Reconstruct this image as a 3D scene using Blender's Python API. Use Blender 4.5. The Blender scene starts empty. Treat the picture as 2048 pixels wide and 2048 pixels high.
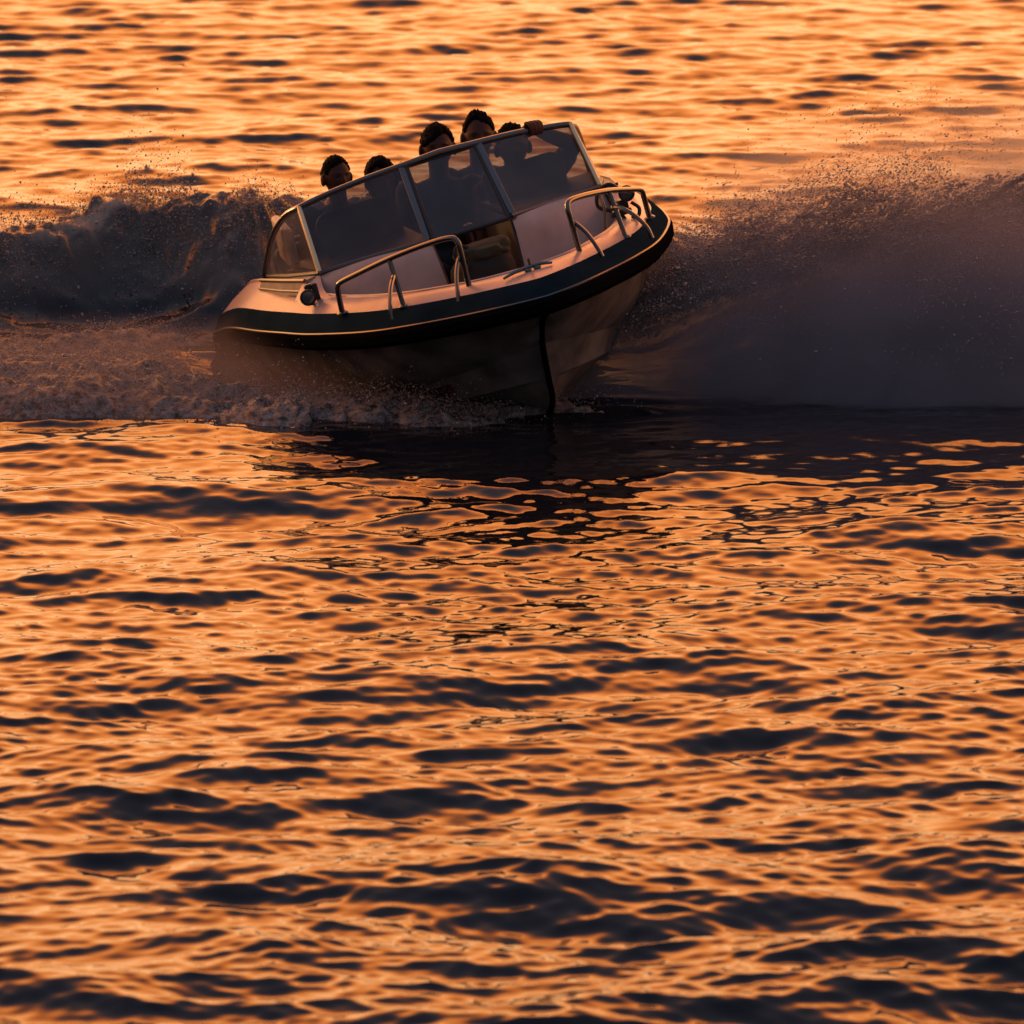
import bpy, bmesh, math, random
import numpy as np
from mathutils import Vector, Matrix

random.seed(7)
rng = np.random.default_rng(11)
C = bpy.context.scene.collection
SC = bpy.context.scene
R = math.radians

# ------------------------------------------------------------------ helpers
def tag(o, label=None, cat=None, group=None, kind=None):
    if label: o['label'] = label
    if cat: o['category'] = cat
    if group: o['group'] = group
    if kind: o['kind'] = kind
    return o

def empty(name, M=None):
    o = bpy.data.objects.new(name, None)
    o.empty_display_size = .2
    C.objects.link(o)
    if M is not None: o.matrix_world = M
    return o

def from_arrays(name, V, Fc, mat=None, parent=None, smooth=True):
    """mesh object from vertex / face lists (faces of mixed size)"""
    me = bpy.data.meshes.new(name)
    me.from_pydata([tuple(map(float, v)) for v in V], [], [tuple(map(int, f)) for f in Fc])
    me.validate(); me.update()
    if smooth: me.polygons.foreach_set('use_smooth', [True] * len(me.polygons))
    o = bpy.data.objects.new(name, me); C.objects.link(o)
    if mat: me.materials.append(mat)
    if parent: o.parent = parent
    return o

def fast_mesh(name, V, Q, mat=None, smooth=True):
    """mesh object from numpy arrays, all faces the same size"""
    n = Q.shape[1]
    me = bpy.data.meshes.new(name)
    me.vertices.add(len(V)); me.vertices.foreach_set('co', V.astype(np.float32).ravel())
    me.loops.add(Q.size); me.loops.foreach_set('vertex_index', Q.astype(np.int32).ravel())
    me.polygons.add(len(Q)); me.polygons.foreach_set('loop_start', np.arange(0, Q.size, n, dtype=np.int32))
    try: me.polygons.foreach_set('loop_total', np.full(len(Q), n, dtype=np.int32))
    except Exception: pass
    if smooth: me.polygons.foreach_set('use_smooth', np.ones(len(Q), dtype=bool))
    me.update(calc_edges=True)
    o = bpy.data.objects.new(name, me); C.objects.link(o)
    if mat: me.materials.append(mat)
    return o

class MB:
    """collects shapes; build() links them as one mesh object"""
    def __init__(s): s.V = []; s.F = []
    def add(s, V, Fc):
        k = len(s.V); s.V += [tuple(map(float, v)) for v in V]; s.F += [tuple(k + int(i) for i in f) for f in Fc]
        return s
    def tube(s, pts, r, n=10, caps=True):
        pts = [Vector(p) for p in pts]; m = len(pts)
        rs = r if hasattr(r, '__len__') else [r] * m
        T = []
        for i in range(m):
            a = pts[max(i - 1, 0)]; b = pts[min(i + 1, m - 1)]; T.append((b - a).normalized())
        u = T[0].orthogonal().normalized(); V = []
        for i in range(m):
            u = (u - T[i] * u.dot(T[i])).normalized(); w = T[i].cross(u)
            for k in range(n):
                a = 2 * math.pi * k / n
                V.append(pts[i] + (u * math.cos(a) + w * math.sin(a)) * rs[i])
        Fc = [(i * n + k, i * n + (k + 1) % n, (i + 1) * n + (k + 1) % n, (i + 1) * n + k) for i in range(m - 1) for k in range(n)]
        if caps: Fc += [tuple(range(n))[::-1], tuple((m - 1) * n + k for k in range(n))]
        return s.add(V, Fc)
    def box(s, c, d, M=None, bev=0.0):
        bm = bmesh.new(); bmesh.ops.create_cube(bm, size=1)
        bmesh.ops.scale(bm, vec=d, verts=bm.verts)
        if bev: bmesh.ops.bevel(bm, geom=bm.edges[:], offset=bev, segments=3, affect='EDGES', profile=.5)
        if M is not None: bmesh.ops.transform(bm, matrix=M, verts=bm.verts)
        bmesh.ops.translate(bm, vec=c, verts=bm.verts)
        bm.verts.index_update()
        s.add([v.co for v in bm.verts], [[v.index for v in f.verts] for f in bm.faces]); bm.free(); return s
    def lathe(s, prof, M, n=24):
        """prof: (radius, height) pairs, turned round the z axis, placed by M"""
        V = []; m = len(prof)
        for (r, z) in prof:
            for k in range(n):
                a = 2 * math.pi * k / n; V.append(M @ Vector((r * math.cos(a), r * math.sin(a), z)))
        Fc = [(i * n + k, i * n + (k + 1) % n, (i + 1) * n + (k + 1) % n, (i + 1) * n + k) for i in range(m - 1) for k in range(n)]
        Fc += [tuple(range(n))[::-1], tuple((m - 1) * n + k for k in range(n))]
        return s.add(V, Fc)
    def slab(s, poly, nrm, t):
        """a flat polygon given a thickness t along nrm"""
        nrm = Vector(nrm).normalized() * t; n = len(poly); P = [Vector(p) for p in poly]
        V = P + [p + nrm for p in P]
        Fc = [tuple(range(n))[::-1], tuple(range(n, 2 * n))] + [(i, (i + 1) % n, n + (i + 1) % n, n + i) for i in range(n)]
        return s.add(V, Fc)
    def loft(s, rows, close=False):
        n = len(rows[0]); V = [p for r in rows for p in r]; m = len(rows)
        Fc = [(i * n + k, i * n + (k + 1) % n, (i + 1) * n + (k + 1) % n, (i + 1) * n + k) for i in range(m - 1) for k in range(n if close else n - 1)]
        return s.add(V, Fc)
    def build(s, name, mat, parent=None, smooth=True, angle=40):
        o = from_arrays(name, s.V, s.F, mat, parent, False)
        bm = bmesh.new(); bm.from_mesh(o.data)
        bmesh.ops.remove_doubles(bm, verts=bm.verts, dist=1e-5)
        bmesh.ops.recalc_face_normals(bm, faces=bm.faces)
        if smooth:
            for f in bm.faces: f.smooth = True
            for e in bm.edges:
                if len(e.link_faces) == 2 and e.calc_face_angle(0) > R(angle): e.smooth = False
        bm.to_mesh(o.data); bm.free(); return o

def catmull(pts, n=8, closed=False):
    P = [np.array(p, float) for p in pts]; out = []
    m = len(P)
    for i in range(m - 1):
        p0 = P[i - 1] if i > 0 else 2 * P[0] - P[1]
        p3 = P[i + 2] if i + 2 < m else 2 * P[-1] - P[-2]
        p1, p2 = P[i], P[i + 1]
        for k in range(n):
            t = k / n
            out.append(.5 * ((2 * p1) + (-p0 + p2) * t + (2 * p0 - 5 * p1 + 4 * p2 - p3) * t * t + (-p0 + 3 * p1 - 3 * p2 + p3) * t ** 3))
    out.append(P[-1]); return out

def resample(pts, n):
    P = np.array(pts, float); d = np.r_[0, np.cumsum(np.linalg.norm(np.diff(P, axis=0), axis=1))]
    t = np.linspace(0, d[-1], n)
    return [np.array([np.interp(x, d, P[:, k]) for k in range(3)]) for x in t]

def my(p): return (p[0], -p[1], p[2])

# smooth value noise for numpy (used for shapes only)
def vnoise(x, y, z, seed=0):
    def h(i, j, k):
        v = (i.astype(np.int64) * 374761393 + j.astype(np.int64) * 668265263 + k.astype(np.int64) * 2147483647 + seed * 974634777) & 0xffffffff
        v = ((v ^ (v >> 13)) * 1274126177) & 0xffffffff
        return ((v ^ (v >> 16)) & 0xffff) / 65535.
    xi, yi, zi = np.floor(x), np.floor(y), np.floor(z)
    fx, fy, fz = x - xi, y - yi, z - zi
    fx, fy, fz = [f * f * (3 - 2 * f) for f in (fx, fy, fz)]
    r = 0
    for a in (0, 1):
        for b in (0, 1):
            for c in (0, 1):
                r = r + h(xi + a, yi + b, zi + c) * (fx if a else 1 - fx) * (fy if b else 1 - fy) * (fz if c else 1 - fz)
    return r
def fbm(x, y, z, o=4, seed=0):
    r = 0; a = .5; t = 0
    for k in range(o):
        r = r + a * vnoise(x * 2 ** k, y * 2 ** k, z * 2 ** k, seed + k); t += a; a *= .5
    return r / t

# ------------------------------------------------------------------ materials
def mat(name, col, rough=.5, metal=0., spec=.5, noise=None, bump=None, ior=1.45, coat=0.):
    m = bpy.data.materials.new(name); m.use_nodes = True
    nt = m.node_tree; b = nt.nodes['Principled BSDF']
    b.inputs['Base Color'].default_value = (*col, 1); b.inputs['Roughness'].default_value = rough
    b.inputs['Metallic'].default_value = metal; b.inputs['IOR'].default_value = ior
    b.inputs['Coat Weight'].default_value = coat; b.inputs['Specular IOR Level'].default_value = spec
    if noise or bump:
        tc = nt.nodes.new('ShaderNodeTexCoord')
    if noise:
        sc, lo, hi = noise
        n = nt.nodes.new('ShaderNodeTexNoise'); n.inputs['Scale'].default_value = sc; n.inputs['Detail'].default_value = 6
        r = nt.nodes.new('ShaderNodeMapRange'); r.inputs['From Min'].default_value = .3; r.inputs['From Max'].default_value = .7
        r.inputs['To Min'].default_value = lo; r.inputs['To Max'].default_value = hi
        mx = nt.nodes.new('ShaderNodeMix'); mx.data_type = 'RGBA'; mx.blend_type = 'MULTIPLY'; mx.inputs['Factor'].default_value = 1
        mx.inputs[6].default_value = (*col, 1)
        nt.links.new(tc.outputs['Object'], n.inputs['Vector']); nt.links.new(n.outputs['Fac'], r.inputs['Value'])
        nt.links.new(r.outputs['Result'], mx.inputs[7]); nt.links.new(mx.outputs[2], b.inputs['Base Color'])
    if bump:
        sc, st = bump
        n2 = nt.nodes.new('ShaderNodeTexNoise'); n2.inputs['Scale'].default_value = sc; n2.inputs['Detail'].default_value = 4
        bp = nt.nodes.new('ShaderNodeBump'); bp.inputs['Strength'].default_value = st; bp.inputs['Distance'].default_value = .01
        nt.links.new(tc.outputs['Object'], n2.inputs['Vector']); nt.links.new(n2.outputs['Fac'], bp.inputs['Height'])
        nt.links.new(bp.outputs['Normal'], b.inputs['Normal'])
    return m

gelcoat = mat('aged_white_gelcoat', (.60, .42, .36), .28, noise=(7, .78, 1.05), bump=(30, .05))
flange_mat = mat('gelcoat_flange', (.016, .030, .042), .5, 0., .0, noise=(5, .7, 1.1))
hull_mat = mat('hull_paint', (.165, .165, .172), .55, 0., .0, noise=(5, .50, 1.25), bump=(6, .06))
rub_mat = mat('black_rubber', (.006, .006, .007), .7, 0., .0)
steel = mat('stainless_tube', (.15, .15, .15), .22, 1.)
alu = mat('brushed_aluminium', (.14, .14, .145), .32, 1.)
sunlit_alu = mat('sunlit_strip', (.90, .72, .46), .5, 1.)  # yellow sun glint of the corner struts put into the metal colour
dark_trim = mat('dark_seal', (.025, .025, .03), .45)
wood = mat('weathered_side_board', (.36, .27, .23), .5, noise=(9, .65, 1.1), bump=(20, .1))
inner_mat = mat('liner', (.50, .42, .40), .5, noise=(5, .7, 1.05))
redbrown = mat('mahogany_panel', (.20, .07, .05), .4, noise=(6, .8, 1.1))
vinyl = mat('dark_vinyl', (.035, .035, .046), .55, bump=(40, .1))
cream = mat('cream_vinyl', (.68, .55, .42), .5)
black_plastic = mat('black_plastic', (.02, .02, .022), .35)
lens_mat = mat('lamp_lens', (.16, .17, .18), .12, .6)
cable_mat = mat('black_cable', (.015, .015, .015), .5)
olive = mat('olive_canvas', (.030, .034, .018), .8, bump=(60, .3))
dark_canvas = mat('dark_canvas', (.018, .019, .018), .85, bump=(60, .3))
skin_mat = mat('skin', (.085, .036, .028), .6, 0., .2, noise=(18, .85, 1.1))
eye_mat = mat('eyes_and_brows', (.012, .010, .010), .4)
hair_mat = mat('black_hair', (.006, .005, .005), .8, 0., .08, bump=(220, .6))
lip_mat = mat('lips', (.20, .075, .06), .5)

def glass_material(tint=(.80, .78, .77), veil=(.05, .20)):
    m = bpy.data.materials.new('tinted_acrylic'); m.use_nodes = True; nt = m.node_tree
    for n in list(nt.nodes): nt.nodes.remove(n)
    out = nt.nodes.new('ShaderNodeOutputMaterial'); mix = nt.nodes.new('ShaderNodeMixShader')
    tr = nt.nodes.new('ShaderNodeBsdfTransparent'); tr.inputs['Color'].default_value = (*tint, 1)
    gl = nt.nodes.new('ShaderNodeBsdfGlossy'); gl.inputs['Roughness'].default_value = .06; gl.inputs['Color'].default_value = (1, 1, 1, 1)
    fr = nt.nodes.new('ShaderNodeFresnel'); 
    ge = nt.nodes.new('ShaderNodeNewGeometry'); io = nt.nodes.new('ShaderNodeMapRange')      # acrylic seen from either side
    io.inputs['To Min'].default_value = 1.5; io.inputs['To Max'].default_value = 1 / 1.5
    nt.links.new(ge.outputs['Backfacing'], io.inputs['Value']); nt.links.new(io.outputs[0], fr.inputs['IOR'])
    nt.links.new(fr.outputs[0], mix.inputs[0]); nt.links.new(tr.outputs[0], mix.inputs[1]); nt.links.new(gl.outputs[0], mix.inputs[2])
    # thin uneven veil of diffuse over the pane
    df = nt.nodes.new('ShaderNodeBsdfDiffuse'); df.inputs['Color'].default_value = (.55, .52, .52, 1)
    mix2 = nt.nodes.new('ShaderNodeMixShader')
    tc = nt.nodes.new('ShaderNodeTexCoord'); nz = nt.nodes.new('ShaderNodeTexNoise'); nz.inputs['Scale'].default_value = 6; nz.inputs['Detail'].default_value = 8
    mr = nt.nodes.new('ShaderNodeMapRange'); mr.inputs['From Min'].default_value = .35; mr.inputs['From Max'].default_value = .75
    mr.inputs['To Min'].default_value = veil[0]; mr.inputs['To Max'].default_value = veil[1]
    nt.links.new(tc.outputs['Object'], nz.inputs['Vector']); nt.links.new(nz.outputs['Fac'], mr.inputs['Value'])
    nt.links.new(mr.outputs[0], mix2.inputs[0]); nt.links.new(mix.outputs[0], mix2.inputs[1]); nt.links.new(df.outputs[0], mix2.inputs[2])
    nt.links.new(mix2.outputs[0], out.inputs['Surface'])
    return m
glass = glass_material()
tinted = glass_material((.50, .50, .54), (.03, .08))

# ------------------------------------------------------------------ camera
FPX = 16000.; DC = R(11.0); D0 = 40.
dep = DC + math.atan((830 - 1024) / FPX)
CAM_H = D0 * math.sin(dep); CAM_Y = -D0 * math.cos(dep)
cam = bpy.data.cameras.new('camera'); cam_o = bpy.data.objects.new('camera', cam); C.objects.link(cam_o)
cam.sensor_width = 36; cam.lens = 36 * FPX / 2048; cam.clip_start = .5; cam.clip_end = 20000
cam_o.location = (0, CAM_Y, CAM_H); cam_o.rotation_euler = (R(90) - DC, 0, 0)
cam.dof.use_dof = True; cam.dof.focus_distance = 39.7; cam.dof.aperture_fstop = 5.0
SC.camera = cam_o

# ------------------------------------------------------------------ sky and sun
SUN_EL, SUN_AZ = R(4.0), R(-48)          # azimuth from +Y, negative = to the left
w = bpy.data.worlds.new('World'); SC.world = w; w.use_nodes = True
nt = w.node_tree
for n in list(nt.nodes): nt.nodes.remove(n)
out = nt.nodes.new('ShaderNodeOutputWorld'); addn = nt.nodes.new('ShaderNodeAddShader')
sky = nt.nodes.new('ShaderNodeTexSky'); sky.sky_type = 'NISHITA'; sky.sun_disc = False
sky.sun_elevation = SUN_EL; sky.sun_rotation = SUN_AZ; sky.air_density = 1.5; sky.dust_density = 3.0
b1 = nt.nodes.new('ShaderNodeBackground'); b1.inputs['Strength'].default_value = .05
nt.links.new(sky.outputs[0], b1.inputs['Color'])
# the sunset glow: banks of orange haze low in the west, dusk slate overhead and to the east
tc = nt.nodes.new('ShaderNodeTexCoord'); sep = nt.nodes.new('ShaderNodeSeparateXYZ'); nt.links.new(tc.outputs['Generated'], sep.inputs[0])
el = nt.nodes.new('ShaderNodeMath'); el.operation = 'ARCSINE'; nt.links.new(sep.outputs['Z'], el.inputs[0])
eln = nt.nodes.new('ShaderNodeMath'); eln.operation = 'DIVIDE'; eln.inputs[1].default_value = math.pi / 2; nt.links.new(el.outputs[0], eln.inputs[0])
def ramp(stops):
    r = nt.nodes.new('ShaderNodeValToRGB'); e = r.color_ramp.elements
    while len(e) > 1: e.remove(e[-1])
    e[0].position = stops[0][0]; e[0].color = (*stops[0][1], 1)
    for p, c in stops[1:]:
        x = e.new(p); x.color = (*c, 1)
    r.color_ramp.interpolation = 'LINEAR'
    return r
G = 3.6     # brightest sky value; ramp colours are relative to it
rw = ramp([(0, (.72, .34, .155)), (8/90, (.80, .345, .130)), (17/90, (1.10, .352, .080)), (25/90, (1.16, .300, .046)), (30/90, (.95, .222, .034)), (36/90, (.33, .102, .050)), (42/90, (.105, .070, .070)), (52/90, (.062, .061, .080)), (90/90, (.055, .060, .090))])
re_ = ramp([(0, (.031, .018, .021)), (12/90, (.031, .020, .026)), (30/90, (.034, .030, .045)), (50/90, (.048, .051, .074)), (90/90, (.055, .060, .090))])
nt.links.new(eln.outputs[0], rw.inputs[0]); nt.links.new(eln.outputs[0], re_.inputs[0])
wy = nt.nodes.new('ShaderNodeMapRange'); wy.interpolation_type = 'SMOOTHSTEP'; wy.inputs['From Min'].default_value = -.25; wy.inputs['From Max'].default_value = .55
nt.links.new(sep.outputs['Y'], wy.inputs['Value'])
mx = nt.nodes.new('ShaderNodeMix'); mx.data_type = 'RGBA'
nt.links.new(wy.outputs[0], mx.inputs['Factor']); nt.links.new(re_.outputs[0], mx.inputs[6]); nt.links.new(rw.outputs[0], mx.inputs[7])
b2 = nt.nodes.new('ShaderNodeBackground'); b2.inputs['Strength'].default_value = G
nt.links.new(mx.outputs[2], b2.inputs['Color'])
nt.links.new(b1.outputs[0], addn.inputs[0]); nt.links.new(b2.outputs[0], addn.inputs[1]); nt.links.new(addn.outputs[0], out.inputs['Surface'])

sun = bpy.data.lights.new('sun', 'SUN'); sun_o = bpy.data.objects.new('sun', sun); C.objects.link(sun_o)
sun.energy = .6; sun.angle = R(4); sun.color = (1, .50, .20)
sdir = Vector((math.cos(SUN_EL) * math.sin(SUN_AZ), math.cos(SUN_EL) * math.cos(SUN_AZ), math.sin(SUN_EL)))
sun_o.rotation_euler = (-sdir).to_track_quat('-Z', 'Y').to_euler()

SC.view_settings.view_transform = 'Standard'; SC.view_settings.look = 'None'; SC.view_settings.exposure = 0; SC.view_settings.gamma = 1
SC.cycles.use_denoising = True
SC.cycles.max_bounces = 8; SC.cycles.transparent_max_bounces = 12; SC.cycles.volume_bounces = 1
SC.cycles.sample_clamp_indirect = 6

# ------------------------------------------------------------------ water
def wave_set(n, lmin, lmax, slope, spread, seed, main=90.):
    r = np.random.default_rng(seed)
    L = np.exp(r.uniform(np.log(lmin), np.log(lmax), n)); k = 2 * np.pi / L
    th = np.radians(main) + np.radians(spread) * r.normal(size=n)
    a = slope * np.sqrt(2. / n) / k * np.exp(.25 * r.normal(size=n))
    return k * np.cos(th), k * np.sin(th), a, r.uniform(0, 2 * np.pi, n)
WAVES = [wave_set(60, .20, .52, .106, 25, 1, 95.), wave_set(34, .52, 2.1, .088, 27, 12, 86.), wave_set(76, .07, .20, .090, 28, 3, 92.)]
CHOP = .62

def sstep(a, b, x):
    t = np.clip((x - a) / (b - a), 0, 1); return t * t * (3 - 2 * t)

def wake_shape(x, y):
    """raised water thrown up by the hull: height, and how much of the small chop it wipes out"""
    # breaking wake wave on the left, running back from the stern
    yc = 3.15 + .30 * (x + 3.2) + .16 * np.sin(2.1 * x + .6) + .10 * np.sin(5.3 * x)
    amp = .45 * sstep(-9, -2.2, x) * (1 - sstep(-.2, 2.0, x)) * (.89 + .17 * sstep(-2.8, -1.1, x)) * (1 + .07 * np.sin(3.1 * x + 1.) + .06 * np.sin(7.7 * x))
    d = y - yc
    ridge = np.where(d < 0, np.exp(-(np.abs(d) / .55) ** 2.2), np.exp(-(d / 1.1) ** 2))
    h = amp * ridge
    tb = 1 - np.abs(2 * fbm(x * 2.6 + y * 1.5, y * 2.6 - x * .8, x * 0 + .2, 4, 31) - 1); tc = fbm(x * 11 + y * 5, y * 9 - x * 4, x * 0 + .6, 3, 35)
    td = fbm(x * 24 + y * 8, y * 20 - x * 6, x * 0 + .9, 2, 38)
    h = h * (1 + .30 * (tb - .6)) + h * .17 * (tc - .5) + h * .07 * (td - .5)
    # the starboard bow shoulder and the raised wake on the right
    yc2 = 1.75 + .10 * (x - 1) + .1 * np.sin(1.7 * x)
    amp2 = .42 * sstep(.55, 1.6, x) * (1 - sstep(6, 12, x)) * (1 + .1 * np.sin(4.1 * x))
    d2 = y - yc2
    h = h + amp2 * np.where(d2 < 0, np.exp(-(np.abs(d2) / .42) ** 2), np.exp(-(d2 / 1.0) ** 2))
    # bow wave in front of the stem
    for (q, am, wd, le) in ((-.02, .050, .09, .40), (-.26, .016, .06, .7), (.22, .022, .07, .6)):
        h = h + am * np.exp(-(((x - .45) / le) ** 2 + ((y - q - .22 * np.abs(x - .16)) / wd) ** 2))
    # hollow that the hull presses into the water
    h = h - .16 * np.exp(-(((x + .75) / .85) ** 2 + ((y - 1.3) / 1.25) ** 2) ** 1.5)
    calm = np.exp(-(((x - 1.5) / 2.5) ** 2 + ((y + .55) / 1.35) ** 2) ** 1.5)
    return h, calm

def water_surface(x, y, step):
    """displaced position of the water at rest point x, y; step is the local mesh spacing"""
    X = x.copy(); Y = y.copy(); h, calm = wake_shape(x, y)
    Z = h.copy()
    gust = (1 + .42 * sstep(-3.5, -11.5, y)) * (.72 + .50 * (fbm(x * .16 + 3, y * .10 + 9, x * 0 + .5, 3, 5)))
    gust = np.minimum(gust, 1.42)
    far = sstep(4, 14, y); near = sstep(-5, -12, y)
    patch = .45 + 1.15 * fbm(x * .55 + 11, y * .45, x * 0 + .3, 3, 8)
    for i, (kx, ky, a, ph) in enumerate(WAVES):
        damp = (1 - (.74, .62, .62)[i] * calm) * gust * (1 + .28 * far, 1 - .35 * far + .25 * near, patch * (1 + .3 * far))[i]
        for j in range(len(a)):
            lam = 2 * np.pi / math.hypot(kx[j], ky[j])
            f = damp * (1 - sstep(lam * .18, lam * .4, step))
            t = kx[j] * x + ky[j] * y + ph[j]
            s = np.sin(t); c = np.cos(t); kk = math.hypot(kx[j], ky[j])
            Z += a[j] * f * s
            X += CHOP * a[j] * f * c * kx[j] / kk; Y += CHOP * a[j] * f * c * ky[j] / kk
    return X, Y, Z

def build_water():
    s_in = np.linspace(-.150, .150, 1850)
    s_out = .150 * 1.05 ** np.arange(1, 100)
    s = np.concatenate([-s_out[::-1], s_in, s_out])
    r_in = 1 / np.linspace(1 / 22.5, 1 / 66., 1650)
    r_lo = 22.5 * .9 ** np.arange(28, 0, -1)
    r_hi = 66. * 1.05 ** np.arange(1, 110)
    r = np.concatenate([r_lo, r_in, r_hi])
    S, Rr = np.meshgrid(s, r)
    x = (S * Rr).astype(np.float64); y = CAM_Y + Rr
    dr = np.gradient(r)[:, None] * np.ones_like(S); dx = np.gradient(s)[None, :] * Rr
    step = np.maximum(dx, dr * .55)
    x = x.astype(np.float32); y = y.astype(np.float32); step = step.astype(np.float32)
    X, Y, Z = water_surface(x, y, step)
    V = np.stack([X, Y, Z], -1).reshape(-1, 3)
    nr, ns = S.shape
    i = (np.arange(nr - 1)[:, None] * ns + np.arange(ns - 1)[None, :]).ravel()
    Q = np.stack([i, i + 1, i + ns + 1, i + ns], 1)
    m = bpy.data.materials.new('river_water'); m.use_nodes = True; nt = m.node_tree; b = nt.nodes['Principled BSDF']
    b.inputs['Base Color'].default_value = (.008, .010, .015, 1); b.inputs['Roughness'].default_value = .02; b.inputs['IOR'].default_value = 1.34
    tc = nt.nodes.new('ShaderNodeTexCoord'); mp = nt.nodes.new('ShaderNodeMapping'); mp.inputs['Scale'].default_value = (1, 1.5, 1)
    n1 = nt.nodes.new('ShaderNodeTexNoise'); n1.inputs['Scale'].default_value = 9; n1.inputs['Detail'].default_value = 3; n1.inputs['Roughness'].default_value = .45
    bp = nt.nodes.new('ShaderNodeBump'); bp.inputs['Strength'].default_value = 1; bp.inputs['Distance'].default_value = .0016
    nt.links.new(tc.outputs['Object'], mp.inputs[0]); nt.links.new(mp.outputs[0], n1.inputs['Vector']); nt.links.new(n1.outputs['Fac'], bp.inputs['Height'])
    nt.links.new(bp.outputs[0], b.inputs['Normal'])
    # foam streaks on the wake waves, kept as a surface attribute
    hh, _ = wake_shape(x, y)
    a_ = x * .8 + y * .6; c_ = -x * .6 + y * .8
    st_ = fbm(a_ * 2.2, c_ * 9., x * 0 + .4, 4, 90); s2_ = fbm(x * 14, y * 12, x * 0 + .4, 3, 94)
    foam = sstep(.12, .36, hh) * sstep(.44, .66, st_ * .65 + s2_ * .35)
    foam = np.maximum(foam * (.45 + .55 * sstep(.30, .45, hh)), (.16 + .30 * s2_ * st_) * sstep(.06, .26, hh))
    o = fast_mesh('water', V, Q, m)
    at = o.data.attributes.new('foam', 'FLOAT', 'POINT'); at.data.foreach_set('value', foam.astype(np.float32).ravel())
    an = nt.nodes.new('ShaderNodeAttribute'); an.attribute_name = 'foam'
    mxc = nt.nodes.new('ShaderNodeMix'); mxc.data_type = 'RGBA'; mxc.inputs[6].default_value = b.inputs['Base Color'].default_value; mxc.inputs[7].default_value = (.30, .28, .24, 1)
    nt.links.new(an.outputs['Fac'], mxc.inputs['Factor']); nt.links.new(mxc.outputs[2], b.inputs['Base Color'])
    mrr = nt.nodes.new('ShaderNodeMapRange'); mrr.inputs['To Min'].default_value = .02; mrr.inputs['To Max'].default_value = .55
    nt.links.new(an.outputs['Fac'], mrr.inputs['Value']); nt.links.new(mrr.outputs[0], b.inputs['Roughness'])
    tag(o, 'rippled river water reflecting an orange sunset sky', 'water', kind='structure')
    return o
build_water()
# ------------------------------------------------------------------ the boat (local x to the bow, y to port, z up; origin on the deck at the stem)
YAW, PITCH, ROLL = 0.22177, 0.08059, 0.26134
BS = .98; T0 = Vector(cam_o.location) + (Vector((.1444, .10, .6718)) - Vector(cam_o.location)) * BS
f0 = Vector((math.sin(YAW), -math.cos(YAW), 0)); z0 = Vector((0, 0, 1)); p0 = z0.cross(f0)
bf = f0 * math.cos(PITCH) + z0 * math.sin(PITCH); bu = -f0 * math.sin(PITCH) + z0 * math.cos(PITCH)
bp_ = p0 * math.cos(ROLL) + bu * math.sin(ROLL); bu2 = -p0 * math.sin(ROLL) + bu * math.cos(ROLL)
BM = Matrix(((bf.x, bp_.x, bu2.x, T0.x), (bf.y, bp_.y, bu2.y, T0.y), (bf.z, bp_.z, bu2.z, T0.z), (0, 0, 0, 1)))
BM = BM @ Matrix.Scale(BS, 4)
boat = empty('motorboat', BM)
tag(boat, 'white and dark open motorboat with raked windshield, heeling as it speeds towards the viewer', 'boat')

NS = 60
DECK = [(0, 0, 0), (-.025, .07, 0), (-.11, .20, -.002), (-.27, .345, -.01), (-.5, .55, -.015), (-.8, .74, -.02), (-1.3, .925, -.02), (-1.7, 1.005, -.022),
        (-2.1, 1.06, -.03), (-2.6, 1.10, -.045), (-3.2, 1.08, -.12), (-3.8, 1.02, -.21), (-4.4, .95, -.31)]
def side(pts, off_y=0, off_z=0, n=NS):
    return [np.array((p[0], p[1], p[2])) for p in resample(catmull(pts, 8), n)]
def offset_curve(c, d, dz):
    """moves a plan curve outwards by d and up by dz"""
    out = []
    for i, p in enumerate(c):
        a = c[max(i - 1, 0)]; b = c[min(i + 1, len(c) - 1)]
        t = b - a; n = np.array((t[1], -t[0], 0.)); n = n / (np.linalg.norm(n) + 1e-9)
        if i == 0: n = np.array((1., 0, 0))
        if n[1] < 0 and i > 0: n = -n
        q = p + n * d + np.array((0, 0, dz)); q[1] = max(q[1], 0.) if i else 0.
        out.append(q)
    return out
deck_edge = side(DECK)
def both(c): return [np.array((p[0], -p[1], p[2])) for p in c[::-1]] + [p for p in c[1:]]

# hull: rows from the rub rail down to the keel, all ending on the stem line
hull_top = offset_curve(deck_edge, -.055, -.17)
STR = [(-.43, 0, -.375), (-.50, .12, -.395), (-.62, .26, -.42), (-.95, .46, -.475), (-1.3, .63, -.525), (-2.0, .79, -.57), (-2.8, .87, -.60), (-4.4, .86, -.68)]
STR2 = [(p[0] + .002, p[1] - .014 if p[1] > .03 else 0, p[2] - .006) for p in STR]
CHI = [(-.52, 0, -.565), (-.62, .14, -.575), (-.9, .36, -.60), (-1.3, .53, -.635), (-2.0, .68, -.67), (-2.8, .77, -.70), (-4.4, .80, -.80)]
CHI2 = [(p[0] - .005, p[1] - .035 if p[1] > .04 else 0, p[2] - .012) for p in CHI]
KEEL = [(-.54, 0, -.64), (-.62, 0, -.71), (-.85, 0, -.80), (-1.4, 0, -.89), (-2.2, 0, -.94), (-3.2, 0, -.98), (-4.4, 0, -1.05)]
MID = []
st, ch = side(STR), side(CHI)
for a, b, t in zip(hull_top, st, range(NS)):
    q = a * .5 + b * .5; q[1] = q[1] + .035 * min(1, t / 6) if t else 0
    if t == 0: q = np.array((-.27, 0, -.24))
    MID.append(q)
rows = [hull_top, MID, st, side(STR2), ch, side(CHI2), side(KEEL)]
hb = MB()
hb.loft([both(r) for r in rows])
tr = [r[-1] for r in rows]
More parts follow.
